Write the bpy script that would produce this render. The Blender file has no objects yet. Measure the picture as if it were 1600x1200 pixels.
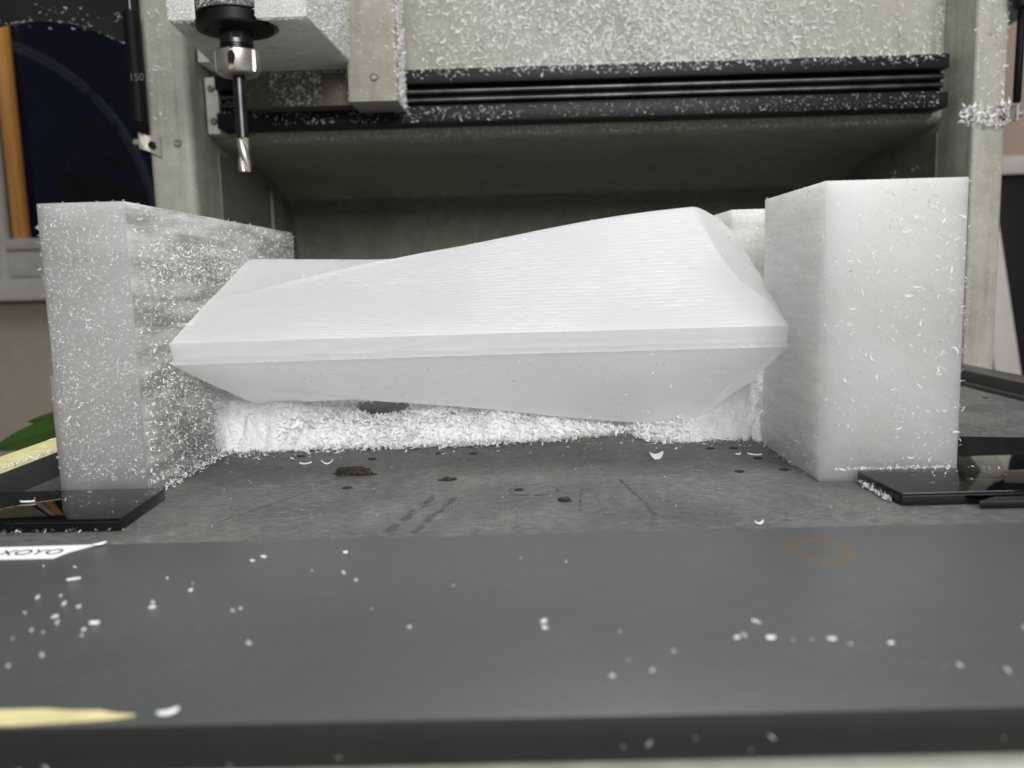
import bpy, bmesh, math, random
import numpy as np
from mathutils import Vector, Matrix
rad = math.radians
rng = np.random.default_rng(7)
random.seed(5)
SC = bpy.context.scene
COL = SC.collection

# ------------------------------------------------------------------ camera
def build_camera():
    pit, yaw, rol = rad(7.43), rad(-0.6), rad(1.59)
    cp, sp, cy, sy = math.cos(pit), math.sin(pit), math.cos(yaw), math.sin(yaw)
    fw = Vector((sy*cp, cy*cp, -sp)); rt = Vector((cy, -sy, 0)); up = rt.cross(fw)
    r2 = rt*math.cos(rol) - up*math.sin(rol); u2 = up*math.cos(rol) + rt*math.sin(rol)
    cd = bpy.data.cameras.new('camera'); co = bpy.data.objects.new('camera', cd); COL.objects.link(co)
    m = Matrix((r2, u2, -fw)).transposed().to_4x4(); m.translation = (0, 0, .128)
    co.matrix_world = m
    cd.sensor_width = 36; cd.lens = 36*1300/1600; cd.clip_start = .02; cd.clip_end = 60
    cd.dof.use_dof = True; cd.dof.focus_distance = .57; cd.dof.aperture_fstop = 7.0
    SC.camera = co
build_camera()

# ------------------------------------------------------------------ world, lamps, exposure
w = bpy.data.worlds.new('World'); SC.world = w; w.use_nodes = True
bgn = w.node_tree.nodes['Background']; bgn.inputs[0].default_value = (.95, .97, 1, 1); bgn.inputs[1].default_value = .17
def area(name, loc, target, sx, sy, watt, col=(1, 1, .985)):
    l = bpy.data.lights.new(name, 'AREA'); l.shape = 'RECTANGLE'; l.size = sx; l.size_y = sy; l.energy = watt; l.color = col
    o = bpy.data.objects.new(name, l); COL.objects.link(o); o.location = loc
    o.rotation_euler = (Vector(target)-Vector(loc)).to_track_quat('-Z', 'Y').to_euler()
    return o
area('ceiling_lamp_over_machine', (.28, .76, 2.1), (.2, .74, 0), 1.2, .5, 35)
area('front_fill_lamp', (.55, -2.0, 1.25), (.05, .6, .1), 1.6, .8, 82)  # unseen front fill added behind the camera, set low to reach under the form
vs = SC.view_settings
vs.view_transform = 'Standard'; vs.look = 'None'; vs.gamma = 1; vs.exposure = 0
try: vs.use_curve_mapping = False
except Exception: pass
cy_ = SC.cycles
cy_.max_bounces = 14; cy_.transmission_bounces = 12; cy_.diffuse_bounces = 9; cy_.glossy_bounces = 5; cy_.transparent_max_bounces = 8
cy_.caustics_reflective = False; cy_.caustics_refractive = False; cy_.sample_clamp_indirect = 4
cy_.use_denoising = True

# ------------------------------------------------------------------ materials
def new_mat(name):
    m = bpy.data.materials.new(name); m.use_nodes = True
    nt = m.node_tree; return m, nt, nt.nodes['Principled BSDF']
def N(nt, t, **kw):
    n = nt.nodes.new(t)
    for k, v in kw.items():
        if k.startswith('i_'):
            n.inputs[k[2:].replace('_', ' ')].default_value = v
        else: setattr(n, k, v)
    return n
def coords(nt, scale=(1, 1, 1), kind='Object'):
    tc = N(nt, 'ShaderNodeTexCoord'); mp = N(nt, 'ShaderNodeMapping'); mp.inputs['Scale'].default_value = scale
    nt.links.new(tc.outputs[kind], mp.inputs['Vector']); return mp.outputs[0]
def noise(nt, vec, scale, detail=4, rough=.55):
    n = N(nt, 'ShaderNodeTexNoise'); n.inputs['Scale'].default_value = scale; n.inputs['Detail'].default_value = detail
    n.inputs['Roughness'].default_value = rough; nt.links.new(vec, n.inputs['Vector']); return n.outputs['Fac']
def ramp(nt, fac, stops):
    r = N(nt, 'ShaderNodeValToRGB'); e = r.color_ramp.elements
    while len(e) < len(stops): e.new(.5)
    for k, (p, c) in enumerate(stops):
        e[k].position = p; e[k].color = (*c, 1) if len(c) == 3 else c
    nt.links.new(fac, r.inputs[0]); return r.outputs[0]
def g(v): return (v, v, v)
def mix(nt, fac, a, b, mode='MIX'):
    n = N(nt, 'ShaderNodeMix', data_type='RGBA', blend_type=mode)
    for s, v in ((0, fac), (6, a), (7, b)):
        if hasattr(v, 'is_linked') or hasattr(v, 'links'): nt.links.new(v, n.inputs[s])
        elif isinstance(v, tuple): n.inputs[s].default_value = (*v, 1) if len(v) == 3 else v
        else: n.inputs[s].default_value = v
    return n.outputs[2]
def math_(nt, op, a, b=None):
    n = N(nt, 'ShaderNodeMath', operation=op)
    for s, v in ((0, a), (1, b)):
        if v is None: continue
        if hasattr(v, 'links'): nt.links.new(v, n.inputs[s])
        else: n.inputs[s].default_value = v
    return n.outputs[0]
def bump(nt, bs, h, strength=.3, dist=.001):
    b = N(nt, 'ShaderNodeBump'); b.inputs['Strength'].default_value = strength; b.inputs['Distance'].default_value = dist
    nt.links.new(h, b.inputs['Height']); nt.links.new(b.outputs[0], bs.inputs['Normal']); return b
M = {}
def simple(name, col, rough=.5, metal=0, var=.12, scale=30, bstr=0, bscale=200, spec=.5):
    m, nt, bs = new_mat(name); v = coords(nt)
    f = noise(nt, v, scale)
    lo = tuple(c*(1-var) for c in col); hi = tuple(min(1, c*(1+var)) for c in col)
    nt.links.new(ramp(nt, f, [(.3, lo), (.7, hi)]), bs.inputs['Base Color'])
    bs.inputs['Roughness'].default_value = rough; bs.inputs['Metallic'].default_value = metal
    bs.inputs['Specular IOR Level'].default_value = spec
    if bstr: bump(nt, bs, noise(nt, v, bscale), bstr)
    M[name] = m; return m

simple('wall_paint', (.30, .25, .195), .9, var=.06, bstr=.2, bscale=300)
simple('wall_paint_warm', (.36, .27, .21), .9, var=.06, bstr=.2, bscale=300)
simple('window_white', (.52, .50, .47), .45, var=.08)
simple('black_metal', (.006, .006, .007), .5, 0, .3, 60, spec=.25)
simple('black_gloss', (.0018, .0018, .002), .045, 0, .2, spec=.55)
simple('black_edge', (.008, .008, .008), .3, 0, .6, 300, bstr=.6, bscale=500)
simple('rod_steel', (.07, .07, .07), .3, .8, .5, 25)
simple('steel', (.58, .55, .50), .42, 1, .15, 60)
simple('dark_steel', (.065, .065, .07), .34, 1, .2, 80)
simple('zinc', (.5, .48, .44), .35, .7, .15, 80)
simple('rubber_black', (.003, .003, .003), .6, 0, .2, spec=.15)
simple('strut_print', (.10, .10, .10), .6)
simple('hood_plastic', (.012, .0115, .011), .45, 0, .25, 20, spec=.25)
simple('leaf', (.055, .115, .018), .45, 0, .35, 25)
simple('plank_white', (.50, .47, .44), .6, var=.06)
simple('door_dark', (.006, .006, .006), .3)
simple('tape_yellow', (.66, .59, .30), .6, var=.15, scale=60)
simple('sticker_paper', (.86, .86, .85), .55, var=.03)
simple('ink', (.01, .01, .01), .6)
simple('frame_alu', (.40, .40, .34), .5, .1, .12, 80, bstr=.2)
simple('debris', (.030, .025, .016), .9, 0, .85, 500, bstr=1, bscale=700)
simple('hole_dark', (.006, .006, .006), .9)
def worn_mark(name, col, lo, hi):
    m, nt, bs = new_mat(name); bs.inputs['Base Color'].default_value = (*col, 1); bs.inputs['Roughness'].default_value = .8
    f = noise(nt, coords(nt), 160, 5, .7); a = ramp(nt, f, [(lo, g(0)), (hi, g(.8))]); nt.links.new(a, bs.inputs['Alpha']); M[name] = m
worn_mark('groove_light', (.18, .185, .18), .45, .70); worn_mark('groove_dark', (.066, .069, .07), .40, .90)
simple('concrete', (.2, .19, .18), .9)
simple('tree_dark', (.004, .007, .004), .9)
simple('reflection', (.3, .34, .42), .5)
simple('screw_head', (.30, .29, .25), .45, .4, .25, 200)

def chips_mat():
    m, nt, bs = new_mat('acrylic_chip')
    bs.inputs['Base Color'].default_value = (.86, .86, .85, 1); bs.inputs['Roughness'].default_value = .35
    tr = N(nt, 'ShaderNodeBsdfTranslucent'); tr.inputs[0].default_value = (.8, .8, .8, 1)
    mx = N(nt, 'ShaderNodeMixShader'); mx.inputs[0].default_value = .22
    nt.links.new(bs.outputs[0], mx.inputs[1]); nt.links.new(tr.outputs[0], mx.inputs[2])
    nt.links.new(mx.outputs[0], nt.nodes['Material Output'].inputs[0]); M['chip'] = m
chips_mat()
def powder_mat():
    m, nt, bs = new_mat('acrylic_powder'); v = coords(nt)
    f = noise(nt, v, 500, 5)
    nt.links.new(ramp(nt, f, [(.3, g(.70)), (.7, g(.86))]), bs.inputs['Base Color'])
    bs.inputs['Roughness'].default_value = .8; bump(nt, bs, f, .8, .002); M['powder'] = m
powder_mat()
def paint_mat(name, col, dirt=(.16, .14, .09), amount=.5):
    m, nt, bs = new_mat(name); v = coords(nt)
    a = noise(nt, v, 6, 6, .65); b = noise(nt, v, 55, 5, .6); c = noise(nt, v, 320, 3)
    base = ramp(nt, b, [(.3, tuple(x*.86 for x in col)), (.7, tuple(x*1.1 for x in col))])
    d = ramp(nt, a, [(.52, g(0)), (.75, g(amount))])
    base = mix(nt, d, base, dirt)
    st = noise(nt, coords(nt, (40, 40, 3)), 2.5, 5, .65); base = mix(nt, ramp(nt, st, [(.50, g(0)), (.72, g(amount*.7))]), base, tuple(x*.45 for x in col))
    ru = noise(nt, v, 26, 5, .7); base = mix(nt, ramp(nt, ru, [(.66, g(0)), (.74, g(amount))]), base, (.10, .06, .025))
    sp = ramp(nt, c, [(.62, g(0)), (.70, g(.5))])
    base = mix(nt, sp, base, (.6, .6, .55))
    nt.links.new(base, bs.inputs['Base Color']); bs.inputs['Roughness'].default_value = .55
    bump(nt, bs, c, .25, .0006); M[name] = m
paint_mat('paint', (.35, .345, .285), (.16, .14, .09), .7)
paint_mat('paint_shaded', (.21, .205, .168), (.10, .09, .06), .6)  # gantry paint with the shade of the interior put into its colour
paint_mat('paint_pale', (.72, .72, .68), (.3, .28, .22), .3)
paint_mat('plate_brown', (.11, .095, .065), (.05, .045, .03), .5)

def board_mats():
    # worn, milled PVC spoil board
    m, nt, bs = new_mat('board_worn')
    vl = coords(nt, (16, 56, 56)); v = coords(nt)
    streak = noise(nt, vl, 9, 6, .7); blot = noise(nt, v, 9, 5, .6); fine = noise(nt, coords(nt, (1, 5, 5)), 220, 3, .7)
    c1 = ramp(nt, streak, [(.40, (.058, .061, .062)), (.52, (.095, .098, .098)), (.66, (.165, .165, .16))])
    c2 = ramp(nt, blot, [(.40, (.66, .69, .70)), (.62, (1.22, 1.19, 1.10))])
    c = mix(nt, 1.0, c1, c2, 'MULTIPLY')
    scuff = noise(nt, coords(nt, (30, 80, 80)), 3, 8, .8); patch = noise(nt, v, 22, 4, .6)
    c = mix(nt, mix(nt, 1.0, ramp(nt, scuff, [(.50, g(0)), (.64, g(.9))]), ramp(nt, patch, [(.42, g(.1)), (.6, g(.9))]), 'MULTIPLY'), c, (.21, .215, .21))
    c = mix(nt, ramp(nt, noise(nt, v, 14, 3, .5), [(.56, g(0)), (.72, g(.30))]), c, (.12, .11, .08))
    sp = ramp(nt, fine, [(.60, g(0)), (.72, g(.6))]); c = mix(nt, sp, c, (.27, .27, .265))
    nt.links.new(c, bs.inputs['Base Color']); bs.inputs['Roughness'].default_value = .62
    bump(nt, bs, streak, .35, .0006); M['board_worn'] = m
    # smooth unmilled border with a brown ring stain
    m, nt, bs = new_mat('board_smooth'); v = coords(nt); vl = coords(nt, (4, 30, 30))
    f = noise(nt, v, 7, 4); s = noise(nt, vl, 8, 5, .6)
    c = ramp(nt, f, [(.3, (.062, .067, .069)), (.7, (.076, .080, .080))])
    c = mix(nt, ramp(nt, s, [(.45, g(0)), (.8, g(.25))]), c, (.11, .112, .11))
    tc = N(nt, 'ShaderNodeTexCoord'); mp = N(nt, 'ShaderNodeMapping'); mp.vector_type = 'POINT'
    mp.inputs['Location'].default_value = (-.1325/.0155, -.3640/.0165, 0); mp.inputs['Scale'].default_value = (1/.0155, 1/.0165, 0)
    nt.links.new(tc.outputs['Object'], mp.inputs[0])
    ln = N(nt, 'ShaderNodeVectorMath', operation='LENGTH'); nt.links.new(mp.outputs[0], ln.inputs[0])
    nz = noise(nt, v, 70, 4); d = math_(nt, 'ADD', ln.outputs['Value'], math_(nt, 'MULTIPLY', math_(nt, 'SUBTRACT', nz, .5), .55))
    ring = ramp(nt, d, [(.45, g(0)), (.84, g(1)), (1.0, g(1)), (1.18, g(0))])
    patch = ramp(nt, noise(nt, v, 55, 3), [(.34, g(.35)), (.52, g(1))])
    c = mix(nt, mix(nt, 1.0, ring, patch, 'MULTIPLY'), c, (.115, .077, .038))
    du = noise(nt, v, 700, 3, .7); cl = noise(nt, v, 12, 4, .6); c = mix(nt, mix(nt, 1.0, ramp(nt, du, [(.60, g(0)), (.72, g(.7))]), ramp(nt, cl, [(.45, g(0)), (.65, g(1))]), 'MULTIPLY'), c, (.30, .30, .295))
    sc = noise(nt, coords(nt, (3, 90, 90)), 14, 4, .6); c = mix(nt, ramp(nt, sc, [(.62, g(0)), (.70, g(.22))]), c, (.16, .165, .16))
    nt.links.new(c, bs.inputs['Base Color']); bs.inputs['Roughness'].default_value = .42
    bump(nt, bs, s, .12, .0004); M['board_smooth'] = m
    simple('board_side', (.012, .0125, .0115), .6, 0, .15, 60)
board_mats()

def acrylic_block(name, clear, seed, band, var=.24, tint=(.90, .90, .89), trans=.045):
    """milky acrylic: frosted skin that scatters light through, with clearer patches; band = how much the saw bands show"""
    m, nt, bs = new_mat(name); v = coords(nt)
    mpv = N(nt, 'ShaderNodeMapping'); mpv.inputs['Location'].default_value = (seed*3.1, seed*1.7, seed)
    nt.links.new(v, mpv.inputs[0]); v = mpv.outputs[0]
    big = noise(nt, v, 7, 3, .5); bm_ = N(nt, 'ShaderNodeMapping'); bm_.inputs['Scale'].default_value = (6, 6, 46)
    nt.links.new(v, bm_.inputs[0]); bnd = noise(nt, bm_.outputs[0], 2.2, 5, .65)
    fine = noise(nt, v, 520, 3, .7); mid = noise(nt, v, 90, 4, .65)
    col = mix(nt, ramp(nt, big, [(.35, g(0)), (.65, g(1))]), tint, (tint[0]*1.0, tint[1]*.985, tint[2]*.93))
    nt.links.new(col, bs.inputs['Base Color']); bs.inputs['Roughness'].default_value = .45
    dm = N(nt, 'ShaderNodeMapping'); dm.inputs['Rotation'].default_value = (0, rad(28 if seed == 1 else -33), 0); nt.links.new(v, dm.inputs[0])
    dm2 = N(nt, 'ShaderNodeMapping'); dm2.inputs['Scale'].default_value = (2.5, 2.5, 60); nt.links.new(dm.outputs[0], dm2.inputs[0])
    saw = noise(nt, dm2.outputs[0], 6, 4, .6)
    col = mix(nt, ramp(nt, saw, [(.50, g(0)), (.68, g(.35 if band < .3 else .06))]), col, (.74, .71, .66)); nt.links.new(col, bs.inputs['Base Color'])
    h = mix(nt, .4, fine, mid); h = mix(nt, .35 if band < .3 else .08, h, saw); b = bump(nt, bs, h, .5, .0012)
    bs.inputs['Subsurface Weight'].default_value = 1; bs.inputs['Subsurface Radius'].default_value = (1, 1, .96); bs.inputs['Subsurface Scale'].default_value = trans
    tr = N(nt, 'ShaderNodeBsdfTranslucent'); tr.inputs[0].default_value = (.97, .97, .965, 1)
    mt = N(nt, 'ShaderNodeMixShader'); mt.inputs[0].default_value = .42; nt.links.new(bs.outputs[0], mt.inputs[1]); nt.links.new(tr.outputs[0], mt.inputs[2])
    gl = N(nt, 'ShaderNodeBsdfRefraction'); gl.inputs['IOR'].default_value = 1.3; gl.inputs['Roughness'].default_value = .16; gl.inputs['Color'].default_value = (.93, .94, .93, 1)
    nt.links.new(b.outputs[0], gl.inputs['Normal'])
    mk = math_(nt, 'ADD', math_(nt, 'MULTIPLY', bnd, band), math_(nt, 'MULTIPLY', big, 1-band))
    mk = ramp(nt, mk, [(.38, g(max(0, clear-var))), (.62, g(min(.95, clear+var)))])
    mx = N(nt, 'ShaderNodeMixShader'); nt.links.new(mk, mx.inputs[0]); nt.links.new(mt.outputs[0], mx.inputs[1]); nt.links.new(gl.outputs[0], mx.inputs[2])
    nt.links.new(mx.outputs[0], nt.nodes['Material Output'].inputs[0]); M[name] = m
acrylic_block('acrylic_left', .56, 1, .15, .16); acrylic_block('acrylic_right', .30, 2, .1, .14)
acrylic_block('acrylic_left_sawn', .36, 3, .95, .3); acrylic_block('acrylic_right_sawn', .10, 4, .95, .12)

def sculpture_mat():
    m, nt, bs = new_mat('acrylic_milled'); v = coords(nt)
    wv = N(nt, 'ShaderNodeTexWave', wave_type='BANDS', bands_direction='Y'); wv.inputs['Scale'].default_value = 92; wv.inputs['Distortion'].default_value = 1.6
    wv.inputs['Detail'].default_value = 2; wv.inputs['Detail Scale'].default_value = 3; nt.links.new(v, wv.inputs[0])
    dash = noise(nt, coords(nt, (1, 9, 9)), 110, 5, .75); big = noise(nt, v, 12, 3)
    msk = ramp(nt, big, [(.40, g(.12)), (.60, g(1))])
    d2 = mix(nt, 1.0, ramp(nt, dash, [(.47, g(0)), (.58, g(1))]), msk, 'MULTIPLY')
    ln = ramp(nt, wv.outputs['Fac'], [(.55, g(0)), (.95, g(.55))]); d2 = mix(nt, .5, mix(nt, 1.0, ln, d2, 'MULTIPLY'), mix(nt, .65, d2, g(0)))
    col = mix(nt, d2, (.76, .77, .778), (.98, .98, .98))
    col = mix(nt, 1.0, col, ramp(nt, wv.outputs['Fac'], [(.15, g(.965)), (.5, g(1)), (.9, g(1.015))]), 'MULTIPLY')
    nt.links.new(col, bs.inputs['Base Color']); bs.inputs['Roughness'].default_value = .42
    h = mix(nt, .75, wv.outputs['Fac'], dash); b = bump(nt, bs, h, .42, .0007)
    bs.inputs['Subsurface Weight'].default_value = .0
    tr = N(nt, 'ShaderNodeBsdfTranslucent'); tr.inputs[0].default_value = (.97, .975, .975, 1); nt.links.new(b.outputs[0], tr.inputs['Normal'])
    mt = N(nt, 'ShaderNodeMixShader'); nt.links.new(math_(nt, 'SUBTRACT', .57, math_(nt, 'MULTIPLY', d2, .36)), mt.inputs[0])
    nt.links.new(bs.outputs[0], mt.inputs[1]); nt.links.new(tr.outputs[0], mt.inputs[2])
    nt.links.new(mt.outputs[0], nt.nodes['Material Output'].inputs[0]); M['milled'] = m
sculpture_mat()
def wood_mat():
    m, nt, bs = new_mat('wood'); f = noise(nt, coords(nt, (30, 30, 2)), 3, 5)
    nt.links.new(ramp(nt, f, [(.3, (.55, .23, .05)), (.7, (.80, .38, .10))]), bs.inputs['Base Color']); bs.inputs['Roughness'].default_value = .55; M['wood'] = m
wood_mat()
def glass_mat():
    m, nt, bs = new_mat('window_glass'); v = coords(nt)
    bs.inputs['Transmission Weight'].default_value = 1; bs.inputs['Roughness'].default_value = 0; bs.inputs['IOR'].default_value = 1.3
    nt.links.new(ramp(nt, noise(nt, v, 3), [(.3, (.5, .55, .6)), (.7, (.55, .6, .65))]), bs.inputs['Base Color']); M['glass'] = m
glass_mat()
def sky_mat():
    m, nt, bs = new_mat('night_sky'); v = coords(nt)
    em = N(nt, 'ShaderNodeEmission'); em.inputs[1].default_value = 1
    f = noise(nt, v, .8, 2); nt.links.new(ramp(nt, f, [(.3, (.0004, .0008, .006)), (.7, (.0008, .0018, .011))]), em.inputs[0])
    nt.links.new(em.outputs[0], nt.nodes['Material Output'].inputs[0]); M['sky'] = m
sky_mat()

# ------------------------------------------------------------------ object helpers
def obj(name, me, mat, parent=None, label=None, cat=None, group=None, kind=None, loc=None):
    o = bpy.data.objects.new(name, me); COL.objects.link(o)
    if me is not None and mat is not None and not me.materials: me.materials.append(M[mat])
    if parent: o.parent = parent
    if label: o['label'] = label
    if cat: o['category'] = cat
    if group: o['group'] = group
    if kind: o['kind'] = kind
    if loc: o.location = loc
    return o
def empty(name, label, cat, group=None, loc=None): return obj(name, None, None, None, label, cat, group, None, loc)
def bm_mesh(bm, name, smooth=False):
    me = bpy.data.meshes.new(name); bmesh.ops.recalc_face_normals(bm, faces=bm.faces[:]); bm.to_mesh(me); bm.free()
    if smooth:
        for p in me.polygons: p.use_smooth = True
        me.set_sharp_from_angle(angle=rad(40))
    return me
def add_box(bm, x0, x1, y0, y1, z0, z1, bev=0, seg=2):
    r = bmesh.ops.create_cube(bm, size=1)
    for v in r['verts']:
        v.co = Vector(((x0+x1)/2+v.co.x*(x1-x0), (y0+y1)/2+v.co.y*(y1-y0), (z0+z1)/2+v.co.z*(z1-z0)))
    if bev:
        es = list({e for v in r['verts'] for e in v.link_edges})
        bmesh.ops.bevel(bm, geom=es, offset=bev, segments=seg, affect='EDGES', profile=.5)
def box(name, x0, x1, y0, y1, z0, z1, mat, parent=None, bev=0, seg=2, **kw):
    bm = bmesh.new(); add_box(bm, x0, x1, y0, y1, z0, z1, bev, seg); return obj(name, bm_mesh(bm, name, bev > 0), mat, parent, **kw)
def add_lathe(bm, prof, axis_o, axis_d, n=40, cap=True):
    """prof: list of (distance along axis, radius)"""
    d = Vector(axis_d).normalized(); a = d.orthogonal().normalized(); b = d.cross(a); o = Vector(axis_o)
    rings = []
    for t, r in prof:
        rings.append([bm.verts.new(o+d*t+a*(r*math.cos(2*math.pi*k/n))+b*(r*math.sin(2*math.pi*k/n))) for k in range(n)])
    for i in range(len(rings)-1):
        for k in range(n): bm.faces.new((rings[i][k], rings[i][(k+1) % n], rings[i+1][(k+1) % n], rings[i+1][k]))
    if cap: bm.faces.new(rings[0][::-1]); bm.faces.new(rings[-1])
def lathe(name, prof, o, d, mat, parent=None, n=40, **kw):
    bm = bmesh.new(); add_lathe(bm, prof, o, d, n); return obj(name, bm_mesh(bm, name, True), mat, parent, **kw)
def prism(name, pts, z0, z1, mat, parent=None, bev=0, axis='z', **kw):
    """pts 2D outline; axis 'z': (x,y) extruded in z; 'y': (x,z) extruded in y; 'x': (y,z) extruded in x"""
    bm = bmesh.new()
    def P(a, b, c): return {'z': (a, b, c), 'y': (a, c, b), 'x': (c, a, b)}[axis]
    lo = [bm.verts.new(P(a, b, z0)) for a, b in pts]; hi = [bm.verts.new(P(a, b, z1)) for a, b in pts]
    n = len(pts); bm.faces.new(lo[::-1]); bm.faces.new(hi)
    for k in range(n): bm.faces.new((lo[k], lo[(k+1) % n], hi[(k+1) % n], hi[k]))
    bmesh.ops.recalc_face_normals(bm, faces=bm.faces[:])
    if bev: bmesh.ops.bevel(bm, geom=[e for e in bm.edges if e.calc_face_angle(0) > .5], offset=bev, segments=2, affect='EDGES', profile=.5)
    return obj(name, bm_mesh(bm, name, bev > 0), mat, parent, **kw)
def cells(name, xs, ys, zs, solid, mat, bev=.0008, **kw):
    """a solid of grid cells: only outer faces, then merged and bevelled"""
    bm = bmesh.new(); vd = {}
    def V(i, j, k):
        if (i, j, k) not in vd: vd[i, j, k] = bm.verts.new((xs[i], ys[j], zs[k]))
        return vd[i, j, k]
    nx, ny, nz = len(xs)-1, len(ys)-1, len(zs)-1
    def S(i, j, k): return 0 <= i < nx and 0 <= j < ny and 0 <= k < nz and solid(i, j, k)
    for i in range(nx):
        for j in range(ny):
            for k in range(nz):
                if not S(i, j, k): continue
                a, b, c = i+1, j+1, k+1
                if not S(i-1, j, k): bm.faces.new((V(i, j, k), V(i, j, c), V(i, b, c), V(i, b, k)))
                if not S(i+1, j, k): bm.faces.new((V(a, j, k), V(a, b, k), V(a, b, c), V(a, j, c)))
                if not S(i, j-1, k): bm.faces.new((V(i, j, k), V(a, j, k), V(a, j, c), V(i, j, c)))
                if not S(i, j+1, k): bm.faces.new((V(i, b, k), V(i, b, c), V(a, b, c), V(a, b, k)))
                if not S(i, j, k-1): bm.faces.new((V(i, j, k), V(i, b, k), V(a, b, k), V(a, j, k)))
                if not S(i, j, k+1): bm.faces.new((V(i, j, c), V(a, j, c), V(a, b, c), V(i, b, c)))
    bmesh.ops.dissolve_limit(bm, angle_limit=.01, verts=bm.verts[:], edges=bm.edges[:])
    bmesh.ops.recalc_face_normals(bm, faces=bm.faces[:])
    bmesh.ops.bevel(bm, geom=[e for e in bm.edges if e.calc_face_angle(0) > .5], offset=bev, segments=2, affect='EDGES', profile=.5)
    return obj(name, bm_mesh(bm, name, True), mat, **kw)
def tube_mesh(name, pts, r, n=10):
    bm = bmesh.new(); rings = []
    pts = [Vector(p) for p in pts]
    for i, p in enumerate(pts):
        t = (pts[min(i+1, len(pts)-1)]-pts[max(i-1, 0)]).normalized(); a = t.orthogonal().normalized(); b = t.cross(a)
        rings.append([bm.verts.new(p+a*(r*math.cos(2*math.pi*k/n))+b*(r*math.sin(2*math.pi*k/n))) for k in range(n)])
    for i in range(len(rings)-1):
        for k in range(n): bm.faces.new((rings[i][k], rings[i][(k+1) % n], rings[i+1][(k+1) % n], rings[i+1][k]))
    bm.faces.new(rings[0][::-1]); bm.faces.new(rings[-1])
    return bm_mesh(bm, name, True)

# ------------------------------------------------------------------ numpy noise and chips
_lat = np.random.default_rng(3).random((256, 256))
def vnoise(x, y):
    xi = np.floor(x).astype(int); yi = np.floor(y).astype(int); fx = x-xi; fy = y-yi
    fx = fx*fx*(3-2*fx); fy = fy*fy*(3-2*fy)
    a = _lat[xi % 256, yi % 256]; b = _lat[(xi+1) % 256, yi % 256]; c = _lat[xi % 256, (yi+1) % 256]; d = _lat[(xi+1) % 256, (yi+1) % 256]
    return (a*(1-fx)+b*fx)*(1-fy)+(c*(1-fx)+d*fx)*fy
def fbm(x, y, o=4):
    s = 0; a = .5
    for k in range(o): s = s+a*vnoise(x*2**k+17*k, y*2**k+5*k); a *= .5
    return s/(1-.5**o)
def np_mesh(name, verts, faces, smooth=False):
    me = bpy.data.meshes.new(name); nv, nf, k = len(verts), len(faces), faces.shape[1]
    me.vertices.add(nv); me.vertices.foreach_set('co', np.ascontiguousarray(verts, dtype=np.float32).ravel())
    me.loops.add(nf*k); me.loops.foreach_set('vertex_index', np.ascontiguousarray(faces, dtype=np.int32).ravel())
    me.polygons.add(nf); me.polygons.foreach_set('loop_start', np.arange(nf, dtype=np.int32)*k)
    me.polygons.foreach_set('loop_total', np.full(nf, k, dtype=np.int32))
    if smooth: me.polygons.foreach_set('use_smooth', np.ones(nf, dtype=bool))
    me.update(calc_edges=True); return me
def norm(a): return a/np.maximum(1e-9, np.linalg.norm(a, axis=1, keepdims=True))
def flake_geo(P, Nn, L, tilt=.5, width=.2, curl=.25, lift=0.):
    """crescent slivers: four cross edges each, three quads"""
    n = len(P); L = np.asarray(L)*np.ones(n)
    N2 = norm(Nn+tilt*rng.normal(size=(n, 3))); R = rng.normal(size=(n, 3)); T = norm(np.cross(N2, R)); B = np.cross(N2, T)
    c = curl*rng.normal(size=n); sb = .25*rng.normal(size=n); wd = L*width*(.6+.8*rng.random(n))
    P = P+Nn*(lift*rng.random(n))[:, None]
    V = np.zeros((n, 8, 3))
    for q, t in enumerate((-1, -.36, .36, 1)):
        ctr = P+T*(L/2*t)[:, None]+N2*(np.abs(c)*L*t*t)[:, None]+B*(sb*L*(t*t-.5))[:, None]
        hw = wd/2*(1-.62*t*t)
        V[:, 2*q] = ctr-B*hw[:, None]; V[:, 2*q+1] = ctr+B*hw[:, None]+N2*(hw*.5)[:, None]
    base = (np.arange(n)*8)[:, None, None]
    F = np.array([[0, 1, 3, 2], [2, 3, 5, 4], [4, 5, 7, 6]])[None]+base
    return V.reshape(-1, 3), F.reshape(-1, 4)
def chips_object(label, geos, name='acrylic_chips', mat='chip', parent=None):
    vs_, fs_, off = [], [], 0
    for V, F in geos: vs_.append(V); fs_.append(F+off); off += len(V)
    me = np_mesh(name, np.concatenate(vs_), np.concatenate(fs_))
    return obj(name, me, mat, parent, label, None if parent else 'shavings', None, 'stuff')
def rect_pts(n, o, u, v, dens=None):
    """random points on the rectangle o + a*u + b*v, kept with probability dens(a, b)"""
    o, u, v = map(np.array, (o, u, v)); out = np.zeros((0, 3))
    a = rng.random(n); b = rng.random(n)
    if dens is not None:
        k = rng.random(n) < dens(a, b); a, b = a[k], b[k]
    return o+a[:, None]*u+b[:, None]*v
def nrm(P, n): return np.tile(np.array(n, float), (len(P), 1))
def sizes(n, lo, hi): return lo+(hi-lo)*rng.random(n)**2
def on_rect(n, o, u, v, nn, lo, hi, dens=None, tilt=.35, width=.22, curl=.25, lift=.0005):
    P = rect_pts(n, o, u, v, dens); return flake_geo(P+np.array(nn)*.0003, nrm(P, nn), sizes(len(P), lo, hi), tilt, width, curl, lift)

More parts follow.
